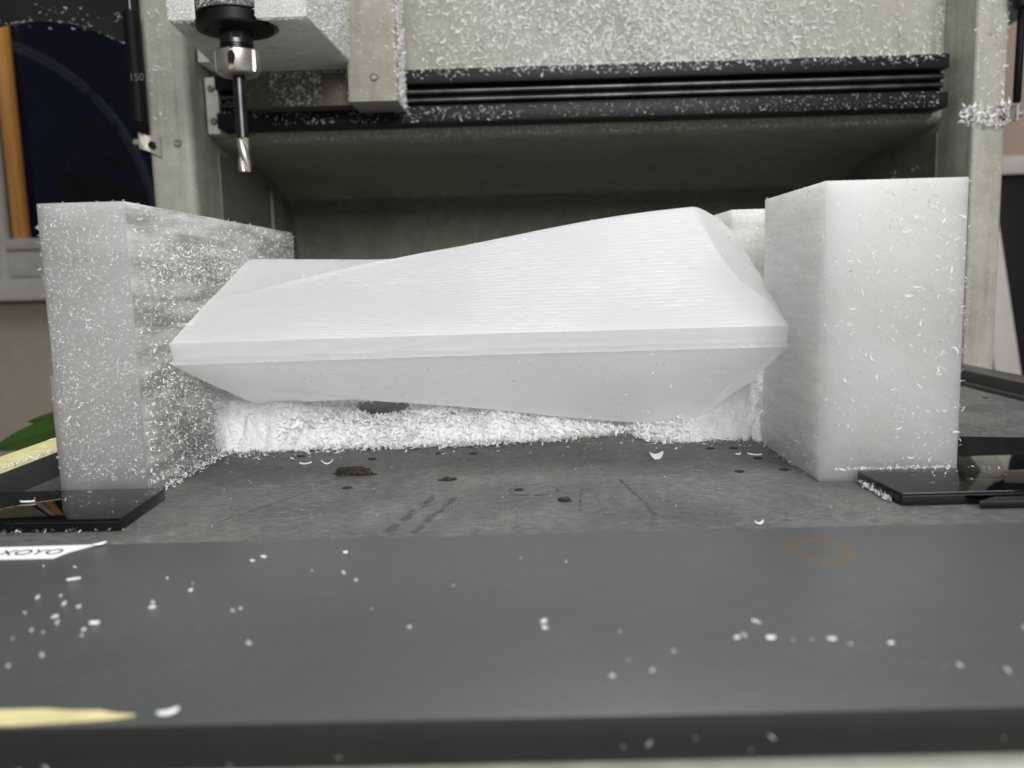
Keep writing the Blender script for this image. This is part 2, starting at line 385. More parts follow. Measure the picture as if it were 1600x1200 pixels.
# ------------------------------------------------------------------ setting: floor, walls, night outside
box('floor', -3, 3, -2, 2.4, -.84, -.8, 'concrete', kind='structure')
wl = empty('wall', None, None); wl['kind'] = 'structure'
for x0, x1, z0, z1 in ((-3, -1.395, -.8, 2.2), (-1.395, -.35, -.8, .10), (-1.395, -.35, 1.3, 2.2), (-.35, .35, -.8, 2.2)):
    box('wall_panel', x0, x1, 2.25, 2.37, z0, z1, 'wall_paint', wl)
box('wall_panel', .35, 3, 2.25, 2.37, -.8, 2.2, 'wall_paint_warm', wl)
bm = bmesh.new()
for co in ((-5, 6, -3), (5, 6, -3), (5, 6, 5), (-5, 6, 5)): bm.verts.new(co)
bm.faces.new(bm.verts[:]); obj('sky', bm_mesh(bm, 'sky'), 'sky', kind='structure')

def build_window():
    t = empty('window', 'dark night window with white frame and orange wooden mullion at far left', 'window')
    box('pane', -1.372, -.36, 2.30, 2.304, .255, 1.3, 'glass', t)
    box('frame', -1.42, -1.371, 2.25, 2.298, .10, 1.3, 'window_white', t, .003)
    box('frame', -1.3705, -.36, 2.25, 2.298, .232, .262, 'window_white', t, .003)
    box('sill_board', -1.3705, -.36, 2.255, 2.298, .160, .229, 'window_white', t, .002)
    box('sill', -1.46, -.36, 2.20, 2.30, .098, .157, 'window_white', t, .003)
    box('mullion', -1.3565, -1.3265, 2.262, 2.296, .2625, 1.3, 'wood', t, .002)
build_window()
# tube stands in for a pale reflection in the pane; small dark tree outside
pts = [(-1.98+.70*math.cos(a)*1.0, 3.0, .33+.68*math.sin(a)) for a in np.linspace(-.3, 1.25, 40)]
obj('reflection_arc', tube_mesh('reflection_arc', pts, .014), 'reflection', None, 'faint pale arc reflected in the dark window, built as a tube', 'reflection')
def night_tree():
    t = empty('tree', 'small black tree silhouette low outside the night window', 'tree', loc=(-1.52, 3.1, -.2))
    obj('trunk', tube_mesh('trunk', [(0, 0, 0), (.01, 0, .3), (0, .01, .55)], .025), 'tree_dark', t)
    n = 700; P = rng.normal(size=(n, 3))*np.array([.07, .06, .16])+np.array([0, 0, .46])
    V, F = flake_geo(P, norm(rng.normal(size=(n, 3))), np.full(n, .07), 1, .6)
    obj('crown', np_mesh('crown', V, F), 'tree_dark', t)
night_tree()
# right-hand background
t = empty('dark_door', 'black door panel under a pale frame at the far right', 'door')
box('panel', 1.05, 1.75, 2.20, 2.235, -.8, .347, 'door_dark', t, .002)
box('frame', 1.03, 1.77, 2.18, 2.245, .349, .395, 'plank_white', t, .002)
prism('white_plank', [(1.005, .30), (.950, .30), (1.098, -.45), (1.153, -.45)], 1.80, 1.815, 'plank_white', axis='y', label='white plank leaning behind the right machine column', cat='plank', bev=.001)
def plant():
    t = empty('houseplant', 'dark green leaves poking out behind the left end block', 'plant')
    obj('stem', tube_mesh('stem', [(-.47, .93, -.45), (-.475, .92, -.2), (-.49, .905, -.035)], .004), 'leaf', t)
    def leaf(a, b, w, droop):
        a, b = Vector(a), Vector(b); d = b-a; s = Vector((.25, .25, 1)).normalized(); s = (s-d.normalized()*s.dot(d.normalized())).normalized(); u = d.normalized().cross(s)
        bm = bmesh.new(); rows = []
        for k in range(13):
            q = k/12; ww = w*(math.sin(math.pi*q**.8)**.8)*.5+.0003; c = a+d*q+Vector((0, 0, -droop*q*q))
            rows.append([bm.verts.new(c+s*ww+u*ww*.4), bm.verts.new(c), bm.verts.new(c-s*ww+u*ww*.4)])
        for k in range(12):
            for j in (0, 1): bm.faces.new((rows[k][j], rows[k+1][j], rows[k+1][j+1], rows[k][j+1]))
        bmesh.ops.solidify(bm, geom=bm.faces[:], thickness=.0006)
        obj('leaf', bm_mesh(bm, 'leaf', True), 'leaf', t)
    leaf((-.488, .905, -.022), (-.582, .89, -.036), .028, .010); leaf((-.487, .91, -.012), (-.563, .93, -.018), .015, .004); leaf((-.489, .90, -.03), (-.44, .99, -.02), .02, .03)
plant()

# ------------------------------------------------------------------ machine bed
BX0, BX1 = -.37, .50
bed = empty('machine_bed', 'dark grey plastic router bed with smooth front border and side rails', 'machine bed')
prism('spoil_board', [(-.319, .3995), (.4625, .3995), (.4625, 1.50), (-.319, 1.50)], -.0135, 0, 'board_worn', bed)
b = box('front_strip', BX0, BX1, .2262, .3985, -.0133, .0012, 'board_smooth', bed, .0007); b.data.materials.append(M['board_side'])
for p in b.data.polygons:
    if p.normal.y < -.9: p.material_index = 1
b = box('side_rail', -.352, -.3195, .4045, 1.48, -.0135, .0165, 'board_side', bed, .0006); b.data.materials.append(M['tape_yellow'])
for p in b.data.polygons:
    if p.normal.z > .9: p.material_index = 1
simple('rail_grey', (.05, .052, .053), .45, var=.12)
b.data.materials[0] = M['rail_grey']
box('side_rail', .4633, .4683, .4045, 1.48, -.0135, .004, 'rail_grey', bed, .0005)
box('side_rail', .4690, .500, .4045, 1.48, -.0135, .0155, 'rail_grey', bed, .0008)
box('frame_beam', -.45, .56, .221, .27, -.09, -.0142, 'frame_alu', bed, .002)
box('frame_beam', -.45, -.37, .272, 1.48, -.09, -.016, 'frame_alu', bed, .002)
box('frame_beam', .505, .56, .272, .955, -.09, -.016, 'frame_alu', bed, .002)
def disc_mesh(r, n=20, h=.0003):
    bm = bmesh.new(); add_lathe(bm, [(0, r), (h, r*.96)], (0, 0, 0), (0, 0, 1), n); return bm_mesh(bm, 'disc')
hole = disc_mesh(.0032); hole.materials.append(M['hole_dark'])
for x, y in ((-.003, .4878), (-.1095, .5035), (-.061, .598), (-.036, .594), (-.163, .600), (-.108, .585), (.160, .556), (.197-.03, .522), (.138, .520), (.152, .590), (.136, .591), (.4417, .786), (.2618, .4725)):
    if x > .25 and y < .48: continue
    obj('screw_hole', hole, None, bed, loc=(x, y, .0001))
def strip(name, pts, w, mat, z=.0003):
    bm = bmesh.new(); P = [Vector((*p, 0)) for p in pts]; rows = []
    for i, p in enumerate(P):
        d = (P[min(i+1, len(P)-1)]-P[max(i-1, 0)]).normalized(); s = Vector((-d.y, d.x, 0))*w/2*(.7+.6*random.random())
        rows.append((bm.verts.new((p.x+s.x, p.y+s.y, z)), bm.verts.new((p.x-s.x, p.y-s.y, z))))
    for i in range(len(rows)-1): bm.faces.new((rows[i][0], rows[i][1], rows[i+1][1], rows[i+1][0]))
    ex = bmesh.ops.extrude_face_region(bm, geom=bm.faces[:])
    for v in [e for e in ex['geom'] if isinstance(e, bmesh.types.BMVert)]: v.co.z -= .00025
    return obj(name, bm_mesh(bm, name), mat, bed)
def wob(a, b, n=14, amp=.0006):
    return [(a[0]+(b[0]-a[0])*k/n+random.uniform(-amp, amp), a[1]+(b[1]-a[1])*k/n+random.uniform(-amp, amp)) for k in range(n+1)]
for a, b, w_, m_ in (((-.070, .411), (-.052, .480), .0045, 'groove_dark'), ((-.056, .408), (-.040, .475), .0035, 'groove_dark'), ((-.0495, .410), (-.036, .475), .0009, 'groove_light'),
                     ((-.004, .410), (-.004, .470), .0008, 'groove_light'), ((-.215, .470), (-.155, .470), .0008, 'groove_light'), ((-.165, .435), (-.13, .50), .0012, 'groove_dark'),
                     ((-.19, .425), (-.155, .495), .0014, 'groove_light'), ((.03, .44), (.035, .49), .0012, 'groove_dark'), ((.07, .43), (.06, .51), .0022, 'groove_dark'), ((-.17, .447), (-.09, .447), .0008, 'groove_light'),
                     ((.135, .415), (.16, .50), .0012, 'groove_light'), ((-.09, .411), (-.02, .409), .0016, 'groove_light')):
    strip('groove', wob(a, b), w_, m_)
def arc(cx, cy, rx, ry, a0, a1, n=40): return [(cx+rx*math.cos(a0+(a1-a0)*k/n), cy+ry*math.sin(a0+(a1-a0)*k/n)) for k in range(n+1)]
strip('groove', arc(.006, .4865, .0145, .0125, 0, 6.28), .0014, 'groove_dark'); strip('groove', arc(.072, .452, .03, .034, 1.6, 4.6), .0012, 'groove_light'); strip('groove', arc(.135, .444, .022, .03, -1.6, 1.2), .001, 'groove_light')
# dirty debris wedged in old screw pockets of the bed
def lump(label, x, y, rx, ry, h, seed):
    r_ = random.Random(seed); bm = bmesh.new(); bmesh.ops.create_icosphere(bm, subdivisions=4, radius=1)
    for v in bm.verts:
        k = .6+.8*vnoise(np.array([v.co.x*2.3+seed*9]), np.array([v.co.y*2.3+v.co.z*1.7]))[0]+.35*r_.random()
        v.co = Vector((x+v.co.x*rx*k, y+v.co.y*ry*k, max(-.0005, v.co.z*h*k)))
    return obj('debris', bm_mesh(bm, 'debris'), 'debris', None, label, 'debris')
lump('largest dark crumbly debris lump on the bed before the chip pile', -.1120, .538, .011, .0035, .0042, 1)
lump('small brownish debris crumb right of the large lump on the bed', -.0485, .5170, .0045, .0028, .0016, 2)
lump('brown debris crumb on the bed nearest the front border', .0228, .4625, .0036, .003, .0013, 3)

# sticker, tape
st = prism('paper_label', [(-.30, .3775), (-.2225, .3772), (-.2195, .386), (-.2115, .3965), (-.30, .3955)], .0014, .0017, 'sticker_paper', label='white paper label with small black letters at the left bed edge', cat='label')
def text_mesh(s, size):
    cu = bpy.data.curves.new('text', 'FONT'); cu.body = s; cu.size = size; cu.extrude = .00005; cu.align_x = 'CENTER'; cu.align_y = 'CENTER'
    o = bpy.data.objects.new('text', cu); COL.objects.link(o); bpy.context.view_layer.update()
    me = bpy.data.meshes.new_from_object(o.evaluated_get(bpy.context.evaluated_depsgraph_get())); bpy.data.objects.remove(o); me.materials.clear(); return me
o = obj('lettering', text_mesh('XOYO', .0105), 'ink', st, loc=(-.2385, .3862, .00182))
prism('yellow_tape', [(-.20, .2275), (-.150, .2275), (-.131, .2290), (-.122, .2300), (-.117, .2318), (-.124, .2330), (-.129, .2348), (-.138, .2352), (-.147, .2366), (-.16, .2364), (-.20, .2374)], .0013, .0017, 'tape_yellow', label='yellow tape on the front left corner of the bed', cat='tape')

# ------------------------------------------------------------------ acrylic: end blocks and twisted form
ZT = .1768
def sawn(o, mat):
    o.data.materials.append(M[mat])
    for p in o.data.polygons:
        if abs(p.normal.x) > .7 or p.center.y > .6: p.material_index = 1
sawn(cells('acrylic_end_block', [-.2797, -.2775, -.245, -.226], [.4885, .602, .852], [0, .0655, .0765, ZT],
      lambda i, j, k: not (i == 0 and k == 2) and not (i == 2 and j == 1 and k == 0), 'acrylic_left', label='cloudy clear acrylic block at the left, caked with white chips', cat='acrylic block'), 'acrylic_left_sawn')
sawn(cells('acrylic_end_block', [.1775, .207, .2596], [.4885, .6065, .700, .852], [0, ZT],
      lambda i, j, k: not (i == 0 and j == 1), 'acrylic_right', label='milky white acrylic block at the right beside the black plate with notch', cat='acrylic block'), 'acrylic_right_sawn')
XL, XR = -.2258, .1773
def smin(a, b, k): h = np.clip(.5+.5*(b-a)/k, 0, 1); return b*(1-h)+a*h-k*h*(1-h)
xs_ = np.array([-.226, -.19, -.14, -.08, .045, .10, .14, .18])
def sm_interp(x, xp, fp):
    return sum(np.interp(np.clip(x+d, xp[0], xp[-1]), xp, fp) for d in np.linspace(-.035, .035, 11))/11
def top_z(x, y):
    s = sm_interp(x, xs_, [.62, .61, .60, .59, .742, .780, .790, .79])
    yc = sm_interp(x, xs_, [.585, .598, .618, .640, .652, .657, .660, .662])
    gg = sm_interp(x, xs_, [.50, .43, .30, .0, -.45, -.62, -.75, -.78])
    wr = np.clip((x+.03)/.09, 0, 1)*.13; F = .0905+s*(1-wr)*(y-.547)+np.maximum(0, y-.585)*wr*s*(yc-.547)/(yc-.585); zc = .0905+s*(yc-.547); G = zc+gg*(y-yc); C = np.maximum(np.interp(x, [-.226, -.2, -.12, .2], [.1468, .1462, .1438, .1438]), zc+.0012)
    B = .0905+.80*(.797-y)
    E = .0905-1.036*(x-.1775)+.487*(y-.55)-.013*np.sin(np.pi*np.clip((y-.55)/.12, 0, 1))*np.clip((.1775-x)/.02, 0, 1); E2 = .0905+3.3*(x+.226)
    z = smin(F, G, .0004+.008*np.clip((x+.08)/.2, 0, 1)); z = z+.0013*np.exp(-((F-G)/.0007)**2)*np.clip((-.045-x)/.03, 0, 1)*np.clip((x+.20)/.03, 0, 1); z = smin(z, C, .003); z = smin(z, B, .006); z = np.minimum(smin(z, E, .0006+.006*np.clip((y-.63)/.03, 0, 1)), E2)
    return np.maximum(z, .0905)
def sculpture():
    nx, ny = 420, 300
    x = np.linspace(XL, XR, nx); y = np.concatenate([[.547], np.linspace(.5475, .7965, ny-2), [.797]])
    X, Y = np.meshgrid(x, y, indexing='ij')
    yoff = (.0135*np.clip((.0 - X)/.226, 0, 1))*np.clip((.60-Y)/.053, 0, 1)   # the front edge runs slightly towards the camera at the left
    Zt = top_z(X, Y); Zb = .0765-.82*(Zt-.0905); Yg = Y-yoff
    top = np.stack([X, Yg, Zt], -1).reshape(-1, 3); bot = np.stack([X, Yg, Zb], -1).reshape(-1, 3)
    idx = np.arange(nx*ny).reshape(nx, ny); o = nx*ny
    f = np.stack([idx[:-1, :-1], idx[1:, :-1], idx[1:, 1:], idx[:-1, 1:]], -1).reshape(-1, 4)
    fs = [f, f[:, ::-1]+o]
    mid = np.stack([x, Yg[:, 0]+.0042, np.full(nx, .0805)], -1); md = 2*o+np.arange(nx); e = idx[:, 0]
    fs.append(np.stack([e[:-1], md[:-1], md[1:], e[1:]], -1)); fs.append(np.stack([md[:-1], e[:-1]+o, e[1:]+o, md[1:]], -1))
    for e, flip in ((idx[:, -1], 1), (idx[0, :], 1), (idx[-1, :], 0)):
        q = np.stack([e[:-1], e[:-1]+o, e[1:]+o, e[1:]], -1); fs.append(q[:, ::-1] if flip else q)
    me = np_mesh('twisted_form', np.concatenate([top, bot, mid]), np.concatenate(fs), True)
    me.set_sharp_from_angle(angle=rad(24))
    obj('twisted_form', me, 'milled', None, 'large frosted white acrylic form with twisted ridge between the end blocks', 'sculpture')
sculpture()
tw = bpy.data.objects['twisted_form']
for x0, x1, y, z in ((-.2262, -.2180, .5560, .1015), (-.2262, -.2215, .5385, .0845), (.1720, .1778, .5580, .0950), (.1735, .1778, .5570, .0740)):
    box('holding_tab', x0, x1, y, y+.035, z-.0006, z+.0006, 'milled', tw, .0003)

# ------------------------------------------------------------------ black plates
prism('black_plate', [(-.317, .4255), (-.2125, .4235), (-.2158, .4872), (-.317, .4872)], .0004, .0070, 'black_gloss', bev=.0003, label='glossy black plastic plate before the left acrylic block', cat='plate')
prism('black_plate', [(.2020, .4340), (.41, .4355), (.41, .556), (.3095, .578), (.2625, .578), (.2625, .4872), (.1995, .4872), (.1990, .482)], .0004, .0070, 'black_gloss', bev=.0003, label='glossy black notched plastic plate around the right acrylic block', cat='plate')
prism('black_plate', [(.238, .4250), (.41, .4205), (.41, .4335), (.250, .4325)], .0004, .0045, 'black_metal', bev=.0003, label='thin dark strip lying along the front of the right black plate', cat='plate')

# ------------------------------------------------------------------ gantry
gy = 1.03
gan = empty('router_gantry', 'grey beige machine gantry with two columns, crossbeam and black rail', 'gantry')
def column(x0, x1, y0, bv):
    return box('column', x0, x1, y0, 1.62, -.8, .75, 'paint', gan, bv, 4)
column(-.412, -.361, .96, .009); column(.511, .5475, .96, .004)
prof = [(gy, .70), *[(gy+.034*(1-math.cos(a)), .3040-.0125*math.sin(a)) for a in np.linspace(0, 1.35, 14)], (1.14, .2885), (1.20, .2855), (1.25, .2800), (1.295, .2700), (1.33, .2540), (1.355, .2320), (1.372, .2020), (1.38, .1600), (1.38, -.79), (1.60, -.79), (1.60, .70)]
bmb = prism('crossbeam', prof, -.3605, .5105, 'paint', gan, axis='x')
for p in bmb.data.polygons: p.use_smooth = True
bmb.data.set_sharp_from_angle(angle=rad(30)); bmb.data.materials.append(M['paint_shaded'])
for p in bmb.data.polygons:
    if 1.335 < p.center.y < 1.5: p.material_index = 1  # back wall under the beam gets the painted-in shade
box('side_panel', -.3602, -.3585, 1.035, 1.3795, -.79, .2840, 'paint_shaded', gan)
box('side_panel', .5085, .5102, 1.035, 1.3795, -.79, .2840, 'paint_shaded', gan)
# weld bead
obj('weld_seam', tube_mesh('weld_seam', [(-.3575, 1.24, -.1+.01*k+.0) for k in range(37)], .0025, 6), 'paint', gan)
# mounting pads beside the rail with screws
box('rail_end_plate', -.3585, -.3440, 1.003, gy-.0002, .302, .366, 'paint_pale', gan, .001)
for x, z in ((-.3515, .353), (-.3505, .316)):
    lathe('screw', [(0, .0042), (.0015, .0040), (.0025, .003), (.0018, .0019), (.0008, .0017)], (x, 1.0028, z), (0, -1, 0), 'screw_head', gan, 20)
for x, y, z in ((-.378, .9598, .2855), (.503, gy-.0002, .354), (.5035, gy-.0002, .318)):
    lathe('screw', [(0, .0046), (.0015, .0044), (.0025, .0033), (.0018, .0022), (.0008, .002)], (x, y, z), (0, -1, 0), 'screw_head', gan, 20)
# black rail: body, two lips, three bright rods in the channel
rl = box('linear_rail', -.3437, .500, 1.012, gy-.0002, .3060, .3660, 'black_metal', gan, .0006)
box('rail_lip', -.3437, .4995, .993, 1.0118, .3495, .3655, 'black_metal', rl, .0008)
box('rail_lip', -.3437, .4995, .993, 1.0118, .3060, .3235, 'black_metal', rl, .0008)
for z, r in ((.3432, .0034), (.3335, .0034)):
    lathe('rod', [(0, r), (.8415, r)], (-.3425, 1.0068, z), (1, 0, 0), 'rod_steel', rl, 20)
# small white bracket behind the spindle clamp
prism('bracket', [(-.3575, .408), (-.3575, .3785), (-.336, .3785)], .985, .992, 'paint_pale', gan, axis='y')
box('bracket', -.3575, -.354, .992, gy-.0002, .3785, .408, 'paint_pale', gan)

# ------------------------------------------------------------------ spindle carriage
car = empty('spindle_carriage', 'pale carriage with clamp block holding the black spindle at upper left', 'spindle')
box('carriage_plate', -.300, -.178, .962, .9915, .322, .60, 'plate_brown', car, .001)
box('carriage_plate', -.1775, -.1245, .93, .9918, .3185, .60, 'paint', car, .0015)
lathe('screw', [(0, .0046), (.0015, .0044), (.0025, .0033), (.0018, .0022), (.0008, .002)], (-.1487, .9298, .3441), (0, -1, 0), 'screw_head', car, 20)
SX, SY = -.2535, .80
# clamp block: U-shaped in plan with a round bore open to the front
arc_ = [(SX+.038*math.cos(a), SY+.038*math.sin(a)) for a in np.linspace(rad(-47), rad(227), 28)]
plan = [(-.1730, .9615), (-.3240, .9615), (-.3044, .772), *arc_[::-1], (-.1807, .772)]
prism('clamp_block', plan, .360, .52, 'paint_pale', car, .002)
simple('spindle_grey', (.10, .095, .09), .7, 0, .4, 300)
lathe('spindle_body', [(0, .0335), (.18, .0335)], (SX, SY, .3716), (0, 0, 1), 'spindle_grey', car, 56)
lathe('spindle_flange', [(0, .0300), (.0012, .0345), (.0030, .0350), (.0038, .0305), (.0140, .0305)], (SX, SY, .3572), (0, 0, 1), 'black_metal', car, 64)
for a in range(6): lathe('bolt', [(0, .0022), (.001, .0022)], (SX+.0255*math.cos(a*1.05+.3), SY+.0255*math.sin(a*1.05+.3), .3564), (0, 0, 1), 'hole_dark', car, 12)
sh = lathe('shaft', [(0, .0140), (.0058, .0140), (.0060, .0148), (.0185, .0148)], (SX, SY, .3390), (0, 0, 1), 'dark_steel', car, 48)
for k in range(3): lathe('thread', [(0, .0138), (.0007, .0152), (.0014, .0138)], (SX, SY, .3402+.0019*k), (0, 0, 1), 'dark_steel', sh, 48)
box('flat', SX+.0010, SX+.0075, SY-.0151, SY-.0125, .3490, .3555, 'hole_dark', sh, .0003)
def collet():
    bm = bmesh.new(); n = 96; rings = []
    prof = [(.3178, .0095), (.3182, .0165), (.3200, .0188), (.3222, .0203), (.3385, .0203), (.3396, .0193), (.3400, .014)]
    for z, r in prof:
        rr = []
        for k in range(n):
            a = 2*math.pi*k/n; q = r
            if r > .0200:
                ph = (a*6/(2*math.pi)) % 1
                if .40 < ph < .60: q = r-.0028
            rr.append(bm.verts.new((SX+q*math.cos(a), SY+q*math.sin(a), z)))
        rings.append(rr)
    for i in range(len(rings)-1):
        for k in range(n): bm.faces.new((rings[i][k], rings[i][(k+1) % n], rings[i+1][(k+1) % n], rings[i+1][k]))
    bm.faces.new(rings[0][::-1]); bm.faces.new(rings[-1])
    o = obj('collet_nut', bm_mesh(bm, 'collet_nut', True), 'steel', car)
    prism_pts = [(SX+.0010+.0030*math.cos(a), .3308+.0055*math.sin(a)) for a in np.linspace(0, 6.2832, 21)[:-1]]
    prism('nut_slot', prism_pts, SY-.0209, SY-.0185, 'hole_dark', o, axis='y')
collet()
def cutter():
    t = empty('milling_cutter', 'long thin grey milling cutter hanging from the collet nut', 'cutter')
    lathe('shank', [(0, .0058), (.058, .0058)], (SX, SY, .2620), (0, 0, 1), 'dark_steel', t, 32)
    bm = bmesh.new(); rings = []; n = 48
    for i in range(41):
        z = .2620-.0305*i/40; tw = i/40*4.2
        rings.append([bm.verts.new((SX+r*math.cos(a), SY+r*math.sin(a), z)) for a in [2*math.pi*k/n for k in range(n)]
                      for r in [.0026+.0034*abs(math.cos(1.0*(a-tw)))**.5]])
    for i in range(40):
        for k in range(n): bm.faces.new((rings[i][k], rings[i][(k+1) % n], rings[i+1][(k+1) % n], rings[i+1][k]))
    bm.faces.new(rings[0][::-1]); bm.faces.new(rings[-1])
    obj('flute', bm_mesh(bm, 'flute', True), 'steel', t)
cutter()

# ------------------------------------------------------------------ hood and gas struts
hp = [(-1.0, .30), (-.80, .405), (-.70, .447), (-.6473, .4610), (-.598, .4655), (-.5578, .4610), (-.5262, .450), (-.487, .4317), (-.462, .415), (-.43, .39), (-.43, .9), (-1.0, .9)]
prism('machine_hood', hp, 1.10, 1.108, 'hood_plastic', axis='y', label='dark raised hood panel with arched lower edge at upper left', cat='hood')
prism('machine_hood', [(.58, .40), (.60, .4105), (.6245, .4215), (.6439, .4330), (.70, .45), (1.0, .47), (1.0, .9), (.58, .9)], 1.10, 1.108, 'hood_plastic', axis='y', label='dark hood edge behind the thin strut at upper right', cat='hood')
def strut(label, top, a, b, r, rod_r, bracket, printed):
    t = empty('gas_strut', label, 'strut', 'gas struts on the machine hood')
    a, b, top = Vector(a), Vector(b), Vector(top); L = (b-a).length
    lathe('cylinder', [(0, r*.7), (.0015, r), (L-.0015, r), (L, r*.7)], a, b-a, 'rubber_black', t, 28)
    lathe('rod', [(0, rod_r), ((top-b).length, rod_r)], b, top-b, 'dark_steel', t, 16)
    x, y, z = bracket; s = -1 if x < 0 else 1
    br = prism('bracket', [(x-s*.012, z+.009), (x+s*.006, z+.012), (x+s*.006, z-.004), (x-s*.012, z-.013)], y, y+.003, 'zinc', t, axis='y')
    box('bracket', x+s*.0045, x+s*.0065, y-.012, y+.001, z-.005, z+.012, 'zinc', t)
    lathe('bolt', [(0, .0045), (.004, .0045), (.0048, .0035)], (x-s*.004, y, z), (0, -1, 0), 'black_metal', t, 6)
    lathe('pin', [(0, .0035), (.007, .0035), (.008, .0025)], (x+s*.0066, y-.006, z+.003), (s, 0, 0), 'zinc', t, 16)
    if printed:
        m = text_mesh('150', .011); q = obj('print', m, 'strut_print', t)
        d = (b-a).normalized(); xa = Vector((d.z, 0, -d.x)); za = Vector((0, -1, 0))
        q.matrix_world = Matrix((Vector((1, 0, 0)), Vector((0, 0, 1)), Vector((0, -1, 0)))).transposed().to_4x4(); q.location = (-.4075, a.y-r-.0003, .352)
strut('thick black gas strut beside the left machine column', (-.4093, .943, .60), (-.4115, .943, .3045), (-.4125+.0005, .943, .4235), .0082, .0032, (-.4085, .956, .2835), True)
strut('thin black gas strut beside the right machine column', (.5535, .948, .60), (.5515, .948, .3005), (.5525, .948, .398), .0042, .0030, (.5468, .958, .2865), False)
bpy.data.objects['gas_strut.001']
lathe('strut_joint', [(0, .006), (.002, .009), (.012, .0105), (.03, .0105)], (.5527, .948, .3985), (0, 0, 1), 'black_metal', bpy.data.objects['gas_strut.001'], 24)

# ------------------------------------------------------------------ chips and powder
def heap():
    hx = np.array([-.245, -.225, -.20, -.165, -.135, -.118, -.095, -.07, -.03, .01, .05, .07, .082, .095, .12, .145, .160, .1775, .207])
    hH = np.array([.060, .057, .048, .038, .0250, .0185, .0240, .036, .034, .028, .019, .012, .004, .009, .013, .018, .030, .056, .058])
    fx = np.array([-.245, -.226, -.16, -.08, -.02, .03, .068, .083, .095, .178, .207])
    fy = np.array([.600, .615, .626, .626, .633, .640, .654, .655, .624, .612, .610])
    def H(x, y):
        yf = np.interp(x, fx, fy)+.026*(fbm(x*48, y*48)-.5)
        q = np.clip((y-yf)/np.interp(x, [-.245, -.19, -.14, .1, .15, .18], [.036, .040, .044, .046, .044, .040]), 0, 1); q = q**.9*(1.9-.9*q)
        back = np.clip((.735-y)/.06, 0, 1)**.7; back = np.where((x < -.09) & (x > -.135), np.clip((.69-y)/.03, 0, 1), back)
        return np.interp(x, hx, hH)*q*back*(1+np.interp(x, [-.22, -.16, .13, .165], [.10, .38, .38, .12])*(2*fbm(x*55+4, y*55, 4)-1))
    nx, ny = 420, 300; x = np.linspace(-.2448, .2068, nx); y = np.linspace(.600, .80, ny); X, Y = np.meshgrid(x, y, indexing='ij')
    # powder only where a wall of a block does not stand
    Z = H(X, Y); ok = (Z > 1e-6) & ~((X < -.2262) & (Y < .6025)) & ~((X > .1773) & ((Y < .607) | (Y > .6995)))
    bumpz = .0018*fbm(X*420, Y*420, 3)
    V = np.stack([X, Y, np.maximum(-.0008, Z*.93-.0020+bumpz)], -1).reshape(-1, 3); idx = np.arange(nx*ny).reshape(nx, ny)
    okf = ok[:-1, :-1] & ok[1:, :-1] & ok[1:, 1:] & ok[:-1, 1:]
    F = np.stack([idx[:-1, :-1], idx[1:, :-1], idx[1:, 1:], idx[:-1, 1:]], -1)[okf]
    u, inv = np.unique(F, return_inverse=True)
    pw = obj('powder_heap', np_mesh('powder_heap', V[u], inv.reshape(F.shape), True), 'powder', None, 'soft white powder heap under the twisted acrylic form', 'powder', None, 'stuff')
    n = 19000; px = rng.uniform(-.2440, .2060, n); py = rng.uniform(.600, .72, n); z = H(px, py)
    k = ((z > .0006) | ((py-np.interp(px, fx, fy) > -.010) & (rng.random(n) < .30))) & ~((px < -.2270) & (py < .6035)) & ~((px > .1768) & ((py < .608) | (py > .699))) & (rng.random(n) < np.where(px > .13, .55, 1))
    k &= (py-np.interp(px, fx, fy) < .055)
    px, py, z = px[k], py[k], z[k]; e = .0008
    nn = norm(np.stack([-(H(px+e, py)-H(px-e, py))/(2*e), -(H(px, py+e)-H(px, py-e))/(2*e), np.ones(len(px))], -1))
    P = np.stack([px, py, z+.0003], -1); fine = (px > .10+.03*rng.random(len(px))) | (px < -.165-.03*rng.random(len(px)))
    L = np.where(fine, sizes(len(px), .0010, .0026), np.where(rng.random(len(px)) < .25, sizes(len(px), .001, .003), sizes(len(px), .003, .0085)))
    geos = [flake_geo(P, nn, L, .5, .30, .25, .0016)]
    ge2 = on_rect(900, (-.2255, .50, .0004), (.007, 0, 0), (0, .13, 0), (0, 0, 1), .001, .004, lambda a, b: np.clip(1.1-a*1.1+.25*b, 0, 1)*(.3+.7*b), .8, .3, .3, .004); geos.append(ge2)
    geos.append(on_rect(350, (.1765, .50, .0004), (-.004, 0, 0), (0, .11, 0), (0, 0, 1), .0008, .0025, lambda a, b: np.clip(1.1-a, 0, 1)*(.2+.8*b), .8, .3, .3, .003))
    n = 2600; px = rng.uniform(-.222, .172, n); py = np.interp(px, fx, fy)+.004-np.abs(rng.normal(size=n))*.009; k = (np.abs(px-.083) > .012) & (rng.random(n) < .15+1.0*fbm(px*40, py*30)); px, py = px[k], py[k]
    geos.append(flake_geo(np.stack([px, py, .0007+.0015*rng.random(len(px))], -1), nrm(np.stack([px]*3, -1), (0, 0, 1)), np.where((px > .1) | (px < -.17), sizes(len(px), .001, .003), sizes(len(px), .002, .0070)), .35, .3))
    # loose chips scattered on the bed in front of the heap
    n = 900; px = np.where(rng.random(n) < .4, rng.uniform(-.225, -.13, n), rng.uniform(-.225, .17, n)); py = .636-np.abs(rng.normal(size=n))*.024
    k = (py > .42) & (rng.random(n) < .25+.75*fbm(px*30, py*30)); px, py = px[k], py[k]
    geos.append(flake_geo(np.stack([px, py, np.full(len(px), .0006)], -1), nrm(np.stack([px]*3, -1), (0, 0, 1)), sizes(len(px), .0007, .0042), .4, .3))
    n = 900; px = rng.uniform(-.22, .19, n); py = rng.uniform(.42, .60, n); k = rng.random(n) < fbm(px*25, py*40)**2; px, py = px[k], py[k]
